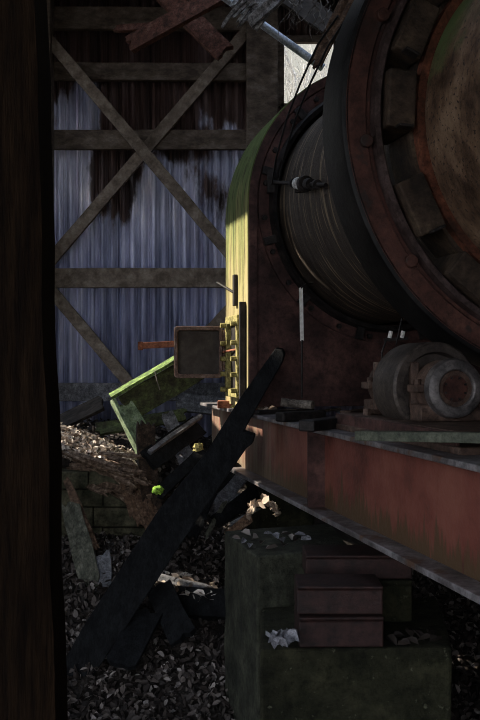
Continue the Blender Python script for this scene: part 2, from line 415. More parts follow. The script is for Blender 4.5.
# ------------------------------------------------------------------ shell of the shed
YB = 8.0
pitch, amp = .092, .030
opens = [(.36, .86, 4.02, 4.62), (1.15, 2.3, 4.45, 4.98)]
mb = MB(); n8 = 8; x0, x1 = -2.75, 4.7
N = int((x1 - x0) / pitch * n8)
for i in range(N):
    xa, xb = x0 + i * pitch / n8, x0 + (i + 1) * pitch / n8
    ya = YB + amp * math.sin(2 * math.pi * xa / pitch); yb = YB + amp * math.sin(2 * math.pi * xb / pitch)
    segs = [(.7, 5.15)]
    for (a, b_, c, d) in opens:
        if a < (xa + xb) / 2 < b_:
            segs = [(.7, c), (d, 5.15)]
    for (za, zb) in segs:
        o = len(mb.v)
        mb.v += [V((xa, ya, za)), V((xb, yb, za)), V((xb, yb, zb)), V((xa, ya, zb))]
        mb.f.append((o, o + 1, o + 2, o + 3))
wb = mb.build('wall_back', m_corr, smooth=True, org=(0, YB, 0)); struct(wb)
md = wb.modifiers.new('sheet thickness', 'SOLIDIFY'); md.thickness = .004; md.offset = 1

# window frames round the two openings
for k, (a, b_, c, d) in enumerate(opens):
    mb = MB()
    for (p, q) in (((a, c), (b_, c)), ((a, d), (b_, d)), ((a, c), (a, d)), ((b_, c), (b_, d))):
        mb.bar((p[0], YB - .02, p[1]), (q[0], YB - .02, q[1]), .06, .05, (0, -1, 0))
    struct(mb.build('window_%d' % (k + 1), m_frame))

# unseen roof, one strip left out before the hood to let sky light down
mb = MB(); y = -1.6; k = 0
while y < 8.2:
    w = .245
    xa = -2.75
    parts = [(xa, 4.8)]
    if 4.0 < y < 6.0: parts = [(xa, -.5 + .3 * random.random()), (.9 + .3 * random.random(), 4.8)]
    for (a, b_) in parts: mb.box(((a + b_) / 2, y + w / 2, 5.2 + .004 * (k % 2)), (b_ - a, w - .004, .04))
    y += w; k += 1
struct(mb.build('ceiling', m_roof))
mb = MB()
y = -1.6
while y < 8.1:
    mb.box((4.75, y + .12, 2.4), (.04, .238, 5.6)); y += .24
struct(mb.build('wall_right', m_dwall))

mb = MB(); x = -2.75  # unseen front wall, header and right boards added to shape the sky light
while x < 4.7:
    mb.box((x + .12, -1.6, 4.35), (.238, .04, 1.7))
    if x > 1.0: mb.box((x + .12, -1.6, 1.65), (.238, .04, 3.7))
    x += .24
struct(mb.build('wall_front_sky_mask', m_dwall))
# unseen side wall: upright boards, gaps shaped to aim sun patches and sky light
targets = []
for s in (2.1, 2.2, 2.3, 2.4, 2.5, 2.6):
    for z in [-1.25 + .08 * i for i in range(15)]:
        targets.append(K(s, -.912, z))
for d in (5.9, 6.1, 6.3, 6.5, 6.7, 6.9):
    for z in (1.1, 1.2, 1.3, 1.4, 1.48): targets.append(V((.394 - .2363 * (d - 3.936) , d, z)))
for t in (1.6, 1.75, 1.9, 2.05, 2.2, 2.35, 2.5, 2.65, 2.8, 2.95, 3.04):
    for w in (.02, .1, .19): targets.append(V((.398, 3.936, 1.455)) + U * t + W * w)
for (px, py, d) in ((60, 425, 6.5), (70, 430, 6.5), (80, 430, 6.5), (90, 436, 6.45), (100, 440, 6.4), (112, 446, 6.35), (75, 440, 6.4), (64, 436, 6.4), (95, 450, 6.3),
                    (160, 576, 5.3), (172, 578, 5.3), (184, 580, 5.28), (196, 583, 5.25), (206, 566, 5.3), (210, 572, 5.3),
                    (198, 448, 5.9), (158, 490, 5.6), (225, 532, 4.75), (258, 508, 5.2), (268, 506, 5.2), (276, 508, 5.2), (112, 398, 6.6), (130, 388, 6.6), (150, 376, 6.6), (140, 346, 6.05), (155, 345, 6.05)):
    targets.append(P(px, py, d))
XW = -2.75; bw = .10
open_ = {}
for t in targets:
    q = (t.x - XW) / -SUN.x
    hit = t + SUN * q
    open_.setdefault(int(hit.y // bw), []).append(hit.z)
mb = MB(); k = int(-1.6 // bw)
while k * bw < 8.1:
    iv = []
    for z in sorted(sum((open_.get(k + e, []) for e in (0,)), [])):
        a, b_ = z - .08, z + .08
        if iv and a <= iv[-1][1]: iv[-1][1] = max(b_, iv[-1][1])
        else: iv.append([a, b_])
    if 69 <= k <= 79: iv = [[1.0, 4.4]]
    if 72 <= k <= 77: iv = [[1.0, 2.15], [3.3, 4.4]]
    za = -.3 if k * bw > 2.4 else 3.4
    for a, b_ in iv + [[5.2, 5.3]]:
        if a - za > .03: mb.box((XW, (k + .5) * bw, (za + a) / 2), (.035, bw - .002, a - za))
        za = b_
    k += 1
struct(mb.build('wall_left_sun_mask', m_dwall))

# ------------------------------------------------------------------ timber framing on the back wall
def timber(name, a, b_, w, t, mat, label, cat, d0=7.93, d1=None, group=None, jag=.004):
    """a timber between two pixels of the wall plane, w pixels wide"""
    p, q = P(a[0], a[1], d0), P(b_[0], b_[1], d1 or d0)
    return tag(MB().plank(p, q, w / F * d0, t, (0, -1, 0), jag, 4, 10, .003).build(name, mat), label, cat, group)
timber('wall_girt', (-40, 18), (262, 20), 22, .06, m_frame, 'topmost dark horizontal timber across the rusted sheet wall', 'timber')
timber('wall_girt', (-40, 71), (262, 73), 17, .06, m_frame, 'horizontal timber on the sheet wall just above the upper brace ends', 'timber')
timber('wall_girt', (-40, 140), (440, 140), 19, .06, m_frame, 'horizontal timber behind the crossing point of the two long braces', 'timber')
timber('wall_girt', (-40, 278), (440, 278), 19, .06, m_brace, 'pale horizontal timber halfway up the blue corrugated wall', 'timber')
timber('wall_girt', (-40, 392), (440, 392), 18, .06, m_grey, 'lowest grey horizontal timber at the foot of the sheet wall', 'timber')
timber('diagonal_brace', (44, 34), (240, 266), 11.5, .05, m_brace, 'long diagonal brace falling from the upper corner post to the ochre hood', 'brace', 7.81)
timber('diagonal_brace', (46, 266), (250, 28), 11.5, .05, m_brace, 'long diagonal brace rising to the thick dark window post', 'brace', 7.865)
timber('diagonal_brace', (44, 282), (140, 396), 11.5, .05, m_brace, 'short diagonal brace falling across the lower blue wall', 'brace', 7.86)
timber('diagonal_brace', (244, 294), (146, 400), 11.5, .05, m_brace, 'short diagonal brace mostly hidden behind the open hatch door', 'brace', 7.82)
tag(MB().box((P(262, 100, 7.78).x, 7.78, 3.0), (.27, .2, 4.3)).build('timber_post', m_frame, bevel=.01), 'thick dark upright post beside the bright window opening', 'post')
tag(MB().box((P(43, 200, 7.8).x, 7.8, 3.0), (.16, .16, 4.3)).build('timber_post', m_frame, bevel=.01), 'upright corner post at the edge of the blue sheet wall', 'post')
# foreground post: leans a little
mb = MB().plank(P(13, 790, 1.5), P(-25, -520, 1.5), .17, .10, (0, -1, 0), .0, 6, 24, .003)
tag(mb.build('timber_post', m_post), 'near black timber post standing closest to the viewer', 'post')

# ------------------------------------------------------------------ roof debris and pipe
o = MB().plank(P(128, 46, 6.6), P(475, -147, 5.9), .125, .05, (0, -1, .25), .05, 7, 10)
tag(o.build('broken_rafter', m_redwood), 'rusty brown broken rafter with pointed end hanging below the roof', 'rafter')
o = MB().plank(P(94, -74, 7.0), P(226, 54, 6.7), .15, .05, (0, -1, .2), .03, 7, 10)
tag(o.build('broken_rafter', m_redwood), 'red brown rafter end crossing behind the pointed rafter', 'rafter')
o = MB().plank(P(112, 30, 6.7), P(186, 22, 6.6), .05, .03, (0, -1, .2), .06, 4, 8)
tag(o.build('roof_batten', m_redwood), 'thin splintered batten under the roof beside the rusty rafter', 'batten')
mb = MB()
mb.plank(P(238, 17, 5.0), P(292, -30, 4.9), .20, .035, (0, -1, .15), .13, 16, 10, .012)
for k in range(8):
    e = P(222 + 4.5 * k + random.uniform(-3, 2), 21 + random.uniform(-6, 8) + k * .6, 4.97 + .004 * k)
    mb.plank(e, P(250 + k * 4, -12 + k * 2.0, 4.96 + .004 * k), .016, .014, (0, -1, .2), .04, 3, 6, .006)
tag(mb.build('broken_board', m_silver), 'grey roof board with shredded end hanging over the pipe', 'board')
tag(MB().tube([P(210, -13, 5.6), P(323, 68, 5.75)], .0255, 14).build('pipe', m_galv, smooth=True), 'pale galvanised pipe sloping down across the window', 'pipe')
mb = MB()
for k in range(16):
    x, y = random.uniform(284, 332), random.uniform(-12, 6)
    pts = [P(x, y, 5.0)]
    for j in range(7):
        x += random.uniform(-6, 5); y += random.uniform(2, 7)
        pts.append(P(x, y, 5.0 + random.uniform(-.03, .03)))
    mb.tube(pts, .0035, 5, .0015)
o = mb.build('dead_vine', m_twig); tag(o, 'tangle of thin dead vine hanging beside the window opening', 'vine')
o = MB().plank(P(312, 70, 5.5), P(378, -60, 5.3), .08, .04, (0, -1, .3), .09, 8, 8)
tag(o.build('broken_board', m_brown), 'dark splintered board end between the window and the great ring', 'board')
o = MB().plank(P(286, -6, 6.3), P(352, 40, 6.1), .17, .03, (0, -1, .3), .05, 6, 6)
tag(o.build('roof_sheet', m_dwall), 'dark sagging roof sheet behind the tangle of vine', 'roof sheet')
for pts, lab in (([(338, 16), (318, 44), (300, 84), (287, 118), (276, 158), (272, 184)], 'thin black wire curving down to the hood, the upper of the two'),
                 ([(344, 22), (328, 46), (309, 86), (295, 120), (283, 160), (278, 186)], 'thin black wire curving down to the hood, nearer the great ring')):
    n = len(pts)
    mb = MB().tube([P(x, y, 4.7 + .72 * k / (n - 1)) for k, (x, y) in enumerate(pts)], .006, 8)
    o = mb.build('wire', m_wire, smooth=True); tag(o, lab, 'wire')

# ------------------------------------------------------------------ hood
SH, RH, HD, HB = 2.064, .912, .629, -1.245        # place along the axis, half width, depth, foot (below the axis)
hood = thing('kiln_hood', K(SH + HD / 2, 0, HB), 'arched steel kiln hood with mossy ochre side and dark red front', 'kiln hood')
def outline(r, foot=HB, n=40):
    pts = [(-r, foot)] + [(-r, foot + (0 - foot) * k / 6) for k in range(1, 6)]
    pts += [(-r * math.cos(math.pi * k / n), r * math.sin(math.pi * k / n)) for k in range(n + 1)]
    pts += [(r, foot + (0 - foot) * k / 6) for k in range(5, 0, -1)] + [(r, foot)]
    return pts
def band(r, t, s0, s1, mat, name, parent, smooth=True):
    a, b_ = outline(r), outline(r - t); mb = MB(); n = len(a)
    for (w, z) in a: mb.v.append(K(s0, w, z)); mb.v.append(K(s1, w, z))
    for (w, z) in b_: mb.v.append(K(s0, w, z)); mb.v.append(K(s1, w, z))
    o = 2 * n
    for i in range(n - 1):
        mb.f += [(2*i, 2*i+1, 2*i+3, 2*i+2), (o+2*i, o+2*i+2, o+2*i+3, o+2*i+1), (2*i, 2*i+2, o+2*i+2, o+2*i), (2*i+1, o+2*i+1, o+2*i+3, 2*i+3)]
    for i in (0, n - 1): mb.f.append((2*i, o+2*i, o+2*i+1, 2*i+1))
    return mb.build(name, mat, parent, smooth=smooth)
band(RH, .015, SH, SH + HD, m_hood, 'side_shell', hood)
band(RH - .006, .05, SH - .008, SH + .012, m_rust, 'edge_angle', hood)['label'] = 'dull purple red edge strip round the hood front'
def holed_plate(s0, t, rin, mat, name):
    oi = outline(RH - .016); mb = MB(); n = 96; ring = []
    for i in range(n):
        a = 2 * math.pi * i / n; c, z = math.cos(a), math.sin(a)
        r = RH - .016
        if z < 0:
            k = min((r / abs(c)) if abs(c) > 1e-6 else 9, (-HB / -z) if z < -1e-6 else 9); k = abs(k)
        else: k = r
        ring.append(((c * k, z * k), (c * rin, z * rin)))
    for sgn, s in ((0, s0), (1, s0 + t)):
        for (o_, i_) in ring: mb.v.append(K(s, *o_)); mb.v.append(K(s, *i_))
    m = 2 * n
    for i in range(n):
        j = (i + 1) % n
        mb.f += [(2*i, 2*j, 2*j+1, 2*i+1), (m+2*i, m+2*i+1, m+2*j+1, m+2*j), (2*i, m+2*i, m+2*j, 2*j), (2*i+1, 2*j+1, m+2*j+1, m+2*i+1)]
    return mb.build(name, mat, hood)
holed_plate(SH + .012, .012, .735, m_rust, 'front_plate')
holed_plate(SH + HD - .02, .012, .30, m_rust, 'back_plate')
MB().lathe(K0, U, [(SH - .012, .775), (SH - .012, .847), (SH + .014, .847), (SH + .014, .775)], 96, True).build('bolt_flange', m_rust, hood, smooth=True)
MB().lathe(K0, U, [(SH - .05, .74), (SH - .06, .765), (SH - .03, .782), (SH + .012, .782), (SH + .012, .74)], 96, True).build('seal_ring', m_drk, hood, smooth=True)['label'] = 'black seal ring round the drum'
for k in range(24):
    a = R(k * 15 + 6); c = K(SH - .012, .815 * math.cos(a), .815 * math.sin(a))
    MB().disc(c, -U, .017, 0, .022, 6).build('bolt', m_drk, hood)
for k in range(12):
    a = R(k * 30 + 16)
    e = W * math.cos(a) + Z * math.sin(a); tn = W * -math.sin(a) + Z * math.cos(a)
    MB().bar(K(SH - .03) + e * .765, K(SH - .03) + e * .85, .05, .025, U).build('seal_clip', m_drk, hood, bevel=.004)
# tension rod with spring and bright nut
p0, p1 = P(272, 182, 5.5), P(326, 185, 4.55)
rd = MB().tube([p0, p1], .011, 10).build('tension_rod', m_drk, hood, smooth=True)
d = (p1 - p0).normalized()
for f, r, l, m in ((.44, .028, .025, m_drk), (.52, .034, .05, m_chrome), (.64, .045, .035, m_drk), (.70, .03, .06, m_drk), (.84, .026, .03, m_drk)):
    q = p0.lerp(p1, f)
    x = MB().disc(q, d, r, 0, l, 14).build('nut', m, rd, smooth=True)
    if m is m_chrome: x['label'] = 'bright silver nut'
MB().box(P(271, 182, 5.5), (.05, .05, .14)).build('rod_bracket', m_drk, hood, bevel=.004)
MB().box(P(300, 190, 5.0), (.06, .03, .03)).build('rod_clamp', m_drk, rd, bevel=.004)
# hasp on the ochre side
def side(s, z, out=0): return K(s, -RH - out, z - K0.z)
hs = MB().box(side(2.36, 2.22, .012), (.024, .05, .2), Matrix.Rotation(TH, 3, 'Z')).build('hasp', m_drk, hood, bevel=.004)
MB().tube([side(2.38, 2.21, .02), side(2.5, 2.28, .10)], .009, 8).build('hasp_pin', m_drk, hs, smooth=True)
# hatch on the ochre side: bolted frame, dark plate for the shade of the opening, open door
rotS = Matrix.Rotation(TH, 3, 'Z')
hf = MB()
for (s, z, ls, lz) in ((2.36, 2.03, .34, .05), (2.36, 1.56, .34, .05), (2.205, 1.795, .05, .47), (2.515, 1.795, .05, .47)):
    hf.box(side(s, z, .02), (.04, ls, lz), rotS)
hf = hf.build('hatch_frame', m_yiron, hood, bevel=.005); hf['label'] = 'yellowed bolted hatch frame'
MB().box(side(2.36, 1.795, .004), (.012, .27, .43), rotS).build('hatch_shade_plate', m_drk, hood)['label'] = 'dark plate standing in for the shaded hatch opening'
for z in (1.58, 1.68, 1.78, 1.88, 2.0):
    for s in (2.205, 2.515):
        MB().disc(side(s, z, .04), -W, .016, 0, .035, 8).build('hatch_bolt', m_yiron, hf, smooth=True)
MB().box(side(2.12, 1.82, .02), (.04, .03, .62), rotS).build('hatch_strip', m_drk, hood, bevel=.004)['label'] = 'black upright strip beside the hatch'
dd = 6.0
def q(x, y, o=0): return P(x, y, dd) + V((0, o, 0))
dr = MB()
pan = MB().prism([q(177, 330), q(220, 329), q(221, 375), q(178, 377)], V((0, .012, 0))).build('hatch_door', m_doorin, hood)
pan['label'] = 'square tray-like hatch door standing open'
def rrect(x0_, y0_, x1_, y1_, r):
    o = []
    for cx, cy, a0 in ((x1_ - r, y0_ + r, -90), (x1_ - r, y1_ - r, 0), (x0_ + r, y1_ - r, 90), (x0_ + r, y0_ + r, 180)):
        for k in range(5):
            a = R(a0 + k * 22.5); o.append((cx + r * math.cos(a), cy + r * math.sin(a)))
    return o
oa, ob = rrect(174.5, 326.5, 222.5, 378, 4), rrect(178, 330.5, 219, 374, 2.5)
mb = MB(); n = len(oa)
for (x, y) in oa: mb.v.append(q(x, y, -.05)); mb.v.append(q(x, y, .016))
for (x, y) in ob: mb.v.append(q(x, y, -.05)); mb.v.append(q(x, y, .016))
o_ = 2 * n
for i in range(n):
    j = (i + 1) % n
    mb.f += [(2*i, 2*j, 2*j+1, 2*i+1), (o_+2*i, o_+2*i+1, o_+2*j+1, o_+2*j), (2*i, o_+2*i, o_+2*j, 2*j), (2*i+1, 2*j+1, o_+2*j+1, o_+2*i+1)]
mb.build('door_rim', m_doorrim, pan, bevel=.004)
MB().bar(q(177, 344, -.03), q(139, 346, -.03), .012, .043, (0, 0, 1)).build('latch_bar', m_rbar, pan, bevel=.003)['label'] = 'orange rusted latch bar'
MB().box(q(141, 346, -.03), (.03, .05, .056)).build('latch_tip', m_rbar, pan, bevel=.004)
for y in (336, 350, 364):
    MB().bar(q(221, y, -.02), q(232, y + 2, -.05), .02, .02).build('hinge', m_doorrim, pan, bevel=.003)
MB().tube([q(224, 330, -.03), q(224, 370, -.03)], .010, 8).build('hinge_pin', m_doorrim, pan, smooth=True)
MB().tube([q(150 + 73, 352, -.04), q(243, 349, -.35)], .007, 8).build('door_stay', m_rbar, pan, smooth=True)
# feet of the hood
for (x, y, dpt) in ((222, 396, 6.05), (246, 398, 5.75)):
    c = P(x, y, dpt); MB().box((c.x + .02, c.y, 1.475), (.10, .1, .05)).build('packing_block', m_rbar, hood, bevel=.005)
MB().lathe(P(240, 403, 5.9) + V((.02, 0, .0)), (0, 0, 1), [(-.03, .001), (-.03, .09), (-.015, .08), (.0, .035), (.05, .03), (.07, .001)], 18).build('drain_spout', m_yiron, hood, smooth=True)

# white strip hanging on the hood front, and its dark rod
st = thing('hanging_strip', P(302, 398, 5.28), 'narrow white painted strip hanging on the dark hood front', 'strip')
MB().plank(P(302, 342, 5.28), P(301, 287, 5.28), .022, .008, (0, -1, 0), .012, 3, 6, .002).build('white_strip', m_white, st)
MB().tube([P(302, 398, 5.28), P(302, 340, 5.28)], .006, 8).build('rod', m_drk, st, smooth=True)
MB().tube([P(301, 288, 5.28), P(306, 284, 5.33), P(313, 283, 5.4)], .006, 8).build('hook', m_drk, st, smooth=True)

# ------------------------------------------------------------------ kiln: shell, ring, chairs
RF, RI, T = 1.052, .89, .227
kiln = thing('rotary_kiln', K(0, 0, -RF), 'huge rusted rotary kiln drum carried inside a steel riding ring', 'rotary kiln')
RS = .715
MB().lathe(K0, U, [(-2.6, .70), (-2.6, RS)] + [(-2.6 + .2 * k, RS) for k in range(1, 14)] + [(.24, RS)], 128).build('shell', m_shell, kiln, smooth=True)
MB().lathe(K0, U, [(.2, RS - .002), (1.1, RS), (2.3, RS), (2.3, .66)], 128).build('far_shell', m_drum, kiln, smooth=True)
rg = MB().lathe(K0, U, [(.0, RF - .022), (.0, RI + .06), (.018, RI + .05), (.018, RI + .02), (T, RI + .02), (T, RF - .02)], 160, True).build('riding_ring', m_ringface, kiln, smooth=True)
MB().lathe(K0, U, [(.0, RF - .024), (.008, RF - .008), (.035, RF), (T - .01, RF), (T, RF - .012), (T, RF - .03), (.0, RF - .03)], 160, True).build('tread', m_tread, rg, smooth=True)
MB().lathe(K0, U, [(-.022, RI + .008), (-.022, RI + .03), (.02, RI + .036), (.02, RI), (-.012, RI)], 160, True).build('ring_lip', m_lip, rg, smooth=True)
MB().lathe(K0, U, [(.02, RI), (T, RI), (T, RI + .03), (.02, RI + .03)], 160, True).build('ring_bore', m_tread, rg, smooth=True)
for k in range(12):
    a = R(187 + 30 * k); MB().disc(K(.0, .958 * math.cos(a), .958 * math.sin(a)), -U, .026, -.02, .022, 12).build('ring_stop', m_ringface, rg, smooth=True, bevel=.003)
MB().lathe(K0, U, [(-.03, RS - .005), (-.035, .75), (.0, .755), (.01, RS - .005)], 128, True).build('retaining_band', m_orange, kiln, smooth=True)['label'] = 'orange rusted band round the shell'
MB().lathe(K0, U, [(.0, RS - .005), (.0, .77), (.21, .77), (.21, RS - .005)], 128, True).build('filler_band', m_blockr, kiln, smooth=True)
for a in (177, 157, 137, 117, 97, 77, 57, 37, 17, -3, -23, -43, -63, -83, -105, 232, 206):
    a = R(a)
    e = W * math.cos(a) + Z * math.sin(a); tn = W * -math.sin(a) + Z * math.cos(a)
    rot = Matrix((e, tn, U)).transposed()
    cb = MB().box(K(.08) + e * .822, (.115, .225, .28), rot).build('chair_block', m_blockr, kiln, bevel=.008)
    MB().box(K(-.07) + e * .815 + tn * .112, (.06, .012, .05), rot).build('keeper_lug', m_drk, cb, bevel=.004)

# ------------------------------------------------------------------ main beam and supports
ZT, BH = EYE - .30, .41
B0 = V((.398, 3.936, 0))
def B(t, w, z): return B0 + U * t + W * w + Z * z          # t along the beam, w inward from its outer edge
t0, t1 = -3.4, 3.06
beam = thing('steel_beam', B(0, .1, ZT - BH), 'long red steel girder carrying the kiln and hood', 'beam')
def along(ta, tb, wa, wb, za, zb):
    rot = Matrix((U, -W, Z)).transposed()
    return B((ta + tb) / 2, (wa + wb) / 2, (za + zb) / 2), (tb - ta, wb - wa, zb - za), rot
MB().box(*along(t0, t1, 0, .2, ZT - .022, ZT)).build('top_flange', m_flange, beam, bevel=.004)
MB().box(*along(t0, t1, 0, .2, ZT - BH, ZT - BH + .024)).build('bottom_flange', m_flange, beam, bevel=.004)
MB().box(*along(t0, t1 - .01, .09, .102, ZT - BH + .02, ZT - .02)).build('web', m_web, beam)
for t in (.35, -1.9):
    MB().box(*along(t, t + .012, .006, .192, ZT - BH + .022, ZT - .02)).build('stiffener', m_rust, beam)
# far girder under the other side of kiln and hood
fb = thing('steel_beam', B(0, 1.7, ZT - BH), 'second girder in the dark beneath the far side of the kiln', 'beam')
MB().box(*along(-2, t1, 1.6, 1.8, ZT - .022, ZT)).build('top_flange', m_flange, fb)
MB().box(*along(-2, t1, 1.6, 1.8, ZT - BH, ZT - BH + .024)).build('bottom_flange', m_flange, fb)
MB().box(*along(-2, t1, 1.69, 1.702, ZT - BH + .02, ZT - .02)).build('web', m_web, fb)
for w, lab in ((.2, 'deep concrete footing in the dark below the hood end of the girder'), (1.7, 'concrete footing in the dark below the second girder')):
    c = B(1.9, w, 0); h = ZT - BH
    tag(MB().box((c.x + .1, c.y, (h + .1) / 2), (.36, .4, h - .1), rotS).build('concrete_footing', m_concrete, bevel=.02), lab, 'footing')
c = B(-1.2, 1.7, 0)
tag(MB().box((c.x, c.y, (ZT - BH) / 2 - .05), (.36, .4, ZT - BH + .1 - .002), rotS).build('concrete_footing', m_concrete, bevel=.02), 'concrete footing below the second girder near the roller', 'footing')

# roller station
rl = thing('trunnion_roller', B(-.45, .45, ZT), 'rusty support roller in bearings beneath the riding ring', 'roller')
RC = P(428, 387, 3.72); RR = .185
MB().lathe(RC, U, [(-.08, .001), (-.08, .06), (-.05, .065), (-.05, RR - .05), (-.08, RR - .04), (-.08, RR - .01), (-.07, RR), (.15, RR), (.16, RR - .01), (.16, .001)], 64).build('roller_wheel', m_roll, rl, smooth=True)
MB().lathe(RC, U, [(-.2, .001), (-.2, .05), (.42, .05), (.42, .001)], 24).build('shaft', m_drk, rl, smooth=True)
for s, nm in ((-.165, 0), (.34, 1)):
    c = RC + U * s
    bh = MB().lathe(c, U, [(-.07, .09), (-.07, .106), (-.055, .112), (.05, .112), (.06, .10), (.06, .05), (-.04, .05)], 40, True)
    bh.lathe(c, U, [(-.078, .05), (-.074, .074), (-.05, .074), (-.05, .05)], 40, True)
    bh = bh.build('bearing_housing', m_bear, rl, smooth=True)
    MB().lathe(c, U, [(-.09, .072), (-.095, .078), (-.095, .098), (-.085, .113), (-.05, .118), (-.05, .072)], 40, True).build('bearing_rim', m_bearrim, bh, smooth=True)
    MB().disc(c, U, .052, -.08, -.06, 32).build('bearing_cover', m_bearface, bh, smooth=True)
    for k in range(8):
        a = R(k * 45 + 22); MB().disc(c + W * .044 * math.cos(a) + Z * .044 * math.sin(a), -U, .005, .076, .086, 8).build('cover_bolt', m_drk, bh)
    for sg in (-1, 1):
        MB().box(c + W * sg * .122 + Z * .0, (.05, .09, .03), rotS).build('bearing_lug', m_bear, bh, bevel=.005)
        MB().disc(c + W * sg * .122, Z, .013, .015, .035, 8).build('lug_bolt', m_bear, bh)
    MB().box((c.x, c.y, (ZT + .07 + c.z - .06) / 2), (.27, .1, c.z - .06 - ZT - .075), rotS).build('pedestal', m_bear, rl, bevel=.01)
for (x, y0_, y1_, dpt, w) in ((414, 362, 408, 3.62, .035), (377, 362, 410, 3.95, .03)):
    a, b_ = P(x, y1_, dpt), P(x, y0_, dpt)
    MB().bar(a, b_, w, .05, (0, -1, 0)).build('bracket', m_bear, rl, bevel=.006)
c = RC + U * 0
MB().box(*along(-1.05, .25, .08, .78, ZT, ZT + .025)).build('base_plate', m_bear, rl, bevel=.004)
MB().box(*along(-1.0, .2, .09, .105, ZT + .02, ZT + .07)).build('base_channel', m_rust, rl, bevel=.003)
MB().box(*along(-1.0, .2, .11, .77, ZT + .055, ZT + .072)).build('bed_plate', m_bear, rl, bevel=.003)
for (t, w) in ((-.02, .16), (.1, .3), (-.1, .24), (.05, .45)):
    MB().disc(B(t, w, ZT + .072), Z, .02, 0, .03, 6).build('bed_bolt', m_bear, rl)
# made-up fitting: its white tips paint sunlit sparkles behind the roller
gt = thing('sparkle_fitting', P(398, 350, 4.3), 'small made-up fitting whose white tips stand for sunlit sparkles behind the roller', 'fitting')
MB().tube([P(396, 345, 4.3), P(402, 318, 4.3)], .004, 6).build('thin_rod', m_drk, gt)
for x in (389.5, 402):
    MB().tube([P(x, 338, 4.3), P(x + 1.5, 331, 4.3)], .010, 8).build('sparkle_tip', m_white, gt, smooth=True)
MB().bar(P(384, 340, 4.32), P(408, 338, 4.32), .02, .014).build('cross_piece', m_drk, gt)
MB().tube([P(386, 341, 4.32), P(382, 352, 4.32), P(384, 420, 4.32)], .005, 6).build('tail', m_drk, gt)

# loose things on the girder
tag(MB().bar(P(359, 435.5, 3.17), P(500, 438, 2.75), .05, .034).build('flat_bar', m_greenbar, bevel=.003), 'grey green flat bar lying across the roller base plate', 'bar')
tag(MB().tube([P(281, 402, 5.0), P(296, 404, 5.0), P(313, 405, 4.95)], .024, 14).build('pipe_stub', m_ductgrey, smooth=True), 'short rough grey pipe lying on the girder at the hood', 'pipe')
zt = ZT + .002
def ontop(px0, px1, ty0, ty1, dz):       # points on the girder top under given pixels
    out = []
    for x, y in ((px0, ty0), (px1, ty1)):
        d_ = (EYE - ZT - dz) * F / (y - Y0); out.append(P(x, y, d_))
    return out
a, b_ = ontop(256, 312, 412, 410, .015)
tag(MB().bar(a, b_, .05, .02).build('flat_bar', m_drk, bevel=.003), 'thin dark flat bar lying on the girder before the grey pipe', 'bar')
a, b_ = ontop(279, 322, 417, 415, .025)
tag(MB().bar(a, b_, .07, .05).build('iron_block', m_drk, bevel=.008), 'black iron block on the girder, the one nearer the hood', 'iron block')
a, b_ = ontop(306, 346, 426, 421, .025)
tag(MB().bar(a, b_, .08, .05).build('iron_block', m_drk, bevel=.008), 'black iron block on the girder, the one nearer the roller', 'iron block')
a, b_ = ontop(312, 340, 412, 409, .01)
tag(MB().tube([a, b_], .008, 8).build('thin_rod', m_ductgrey), 'thin rusty rod lying on the girder top behind the iron blocks', 'rod')
a, b_ = ontop(345, 372, 414, 411, .02)
tag(MB().bar(a, b_, .07, .035).build('iron_block', m_bear, bevel=.006), 'small brown iron block beside the roller bed', 'iron block')

# ------------------------------------------------------------------ concrete pier, cribbing
pier = thing('concrete_pier', P(300, 700, 3.9).xy.to_3d() + V((0, 0, -.05)), 'stepped mossy concrete pier under the red girder', 'pier')
def quadblock(px, zt_, zb_, mat, name):
    """a block from the four top corners (pixel, distance)"""
    top = [V((P(x, 0, d_).x, d_, zt_)) for (x, d_) in px]
    n = 4; mb = MB()
    ed = []
    for i in range(4):
        a, b2 = top[i], top[(i + 1) % 4]
        for k in range(8): ed.append(a.lerp(b2, k / 8))
    cen = sum(top, V()) / 4; m = len(ed)
    levels = [zt_ - (zt_ - zb_) * k / 10 for k in range(11)]
    for z in levels:
        for p in ed:
            r_ = .010 * noise.noise(V((p.x * 6, p.y * 6, z * 6))) + .006 * noise.noise(V((p.x * 20, p.y * 20, z * 20)))
            dr_ = (p - V((cen.x, cen.y, p.z))).normalized()
            mb.v.append(V((p.x, p.y, z)) + dr_ * r_)
    for j in range(10):
        for i in range(m):
            k = (i + 1) % m; mb.f.append((j * m + i, j * m + k, (j + 1) * m + k, (j + 1) * m + i))
    mb.f.append(tuple(range(m)))
    mb.f.append(tuple(range(10 * m + m - 1, 10 * m - 1, -1)))
    return mb.build(name, mat, pier, bevel=.012)
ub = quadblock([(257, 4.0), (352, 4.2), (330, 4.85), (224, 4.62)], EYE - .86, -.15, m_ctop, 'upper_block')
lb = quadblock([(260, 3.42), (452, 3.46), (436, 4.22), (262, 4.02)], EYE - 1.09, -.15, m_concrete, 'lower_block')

def crib(px0, px1, yb, yt, d0, depth, label, mat=m_crib, lip=True, yaw=0):
    a, b2 = P(px0, yb, d0), P(px1, yb, d0); h = (yb - yt) / F * d0
    w = b2.x - a.x; mb = MB()
    # a squared block with a shallow groove in its end and a lip along the top
    prof = [(0, 0), (0, h * .86), (-.012, h * .9), (-.012, h), (depth, h), (depth, 0)]
    rot = Matrix.Rotation(yaw, 3, 'Z'); c = V(((a.x + b2.x) / 2, d0, a.z))
    poly = [c + rot @ V((-w / 2, y_, z_)) for (y_, z_) in prof]
    mb.prism(poly, rot @ V((w, 0, 0)))
    return tag(mb.build('cribbing_block', mat, bevel=.006), label, 'block', 'blocks packed under the girder')
zlow = EYE - 1.09
def ypx(z, d_): return Y0 + (EYE - z) / d_ * F
d0 = 3.44
yb = ypx(zlow + .004, d0)
crib(299, 384, yb, yb - 31, d0, .2, 'dark red block lying directly on the lower pier step', yaw=.03)
z2 = zlow + .008 + 31 / F * d0
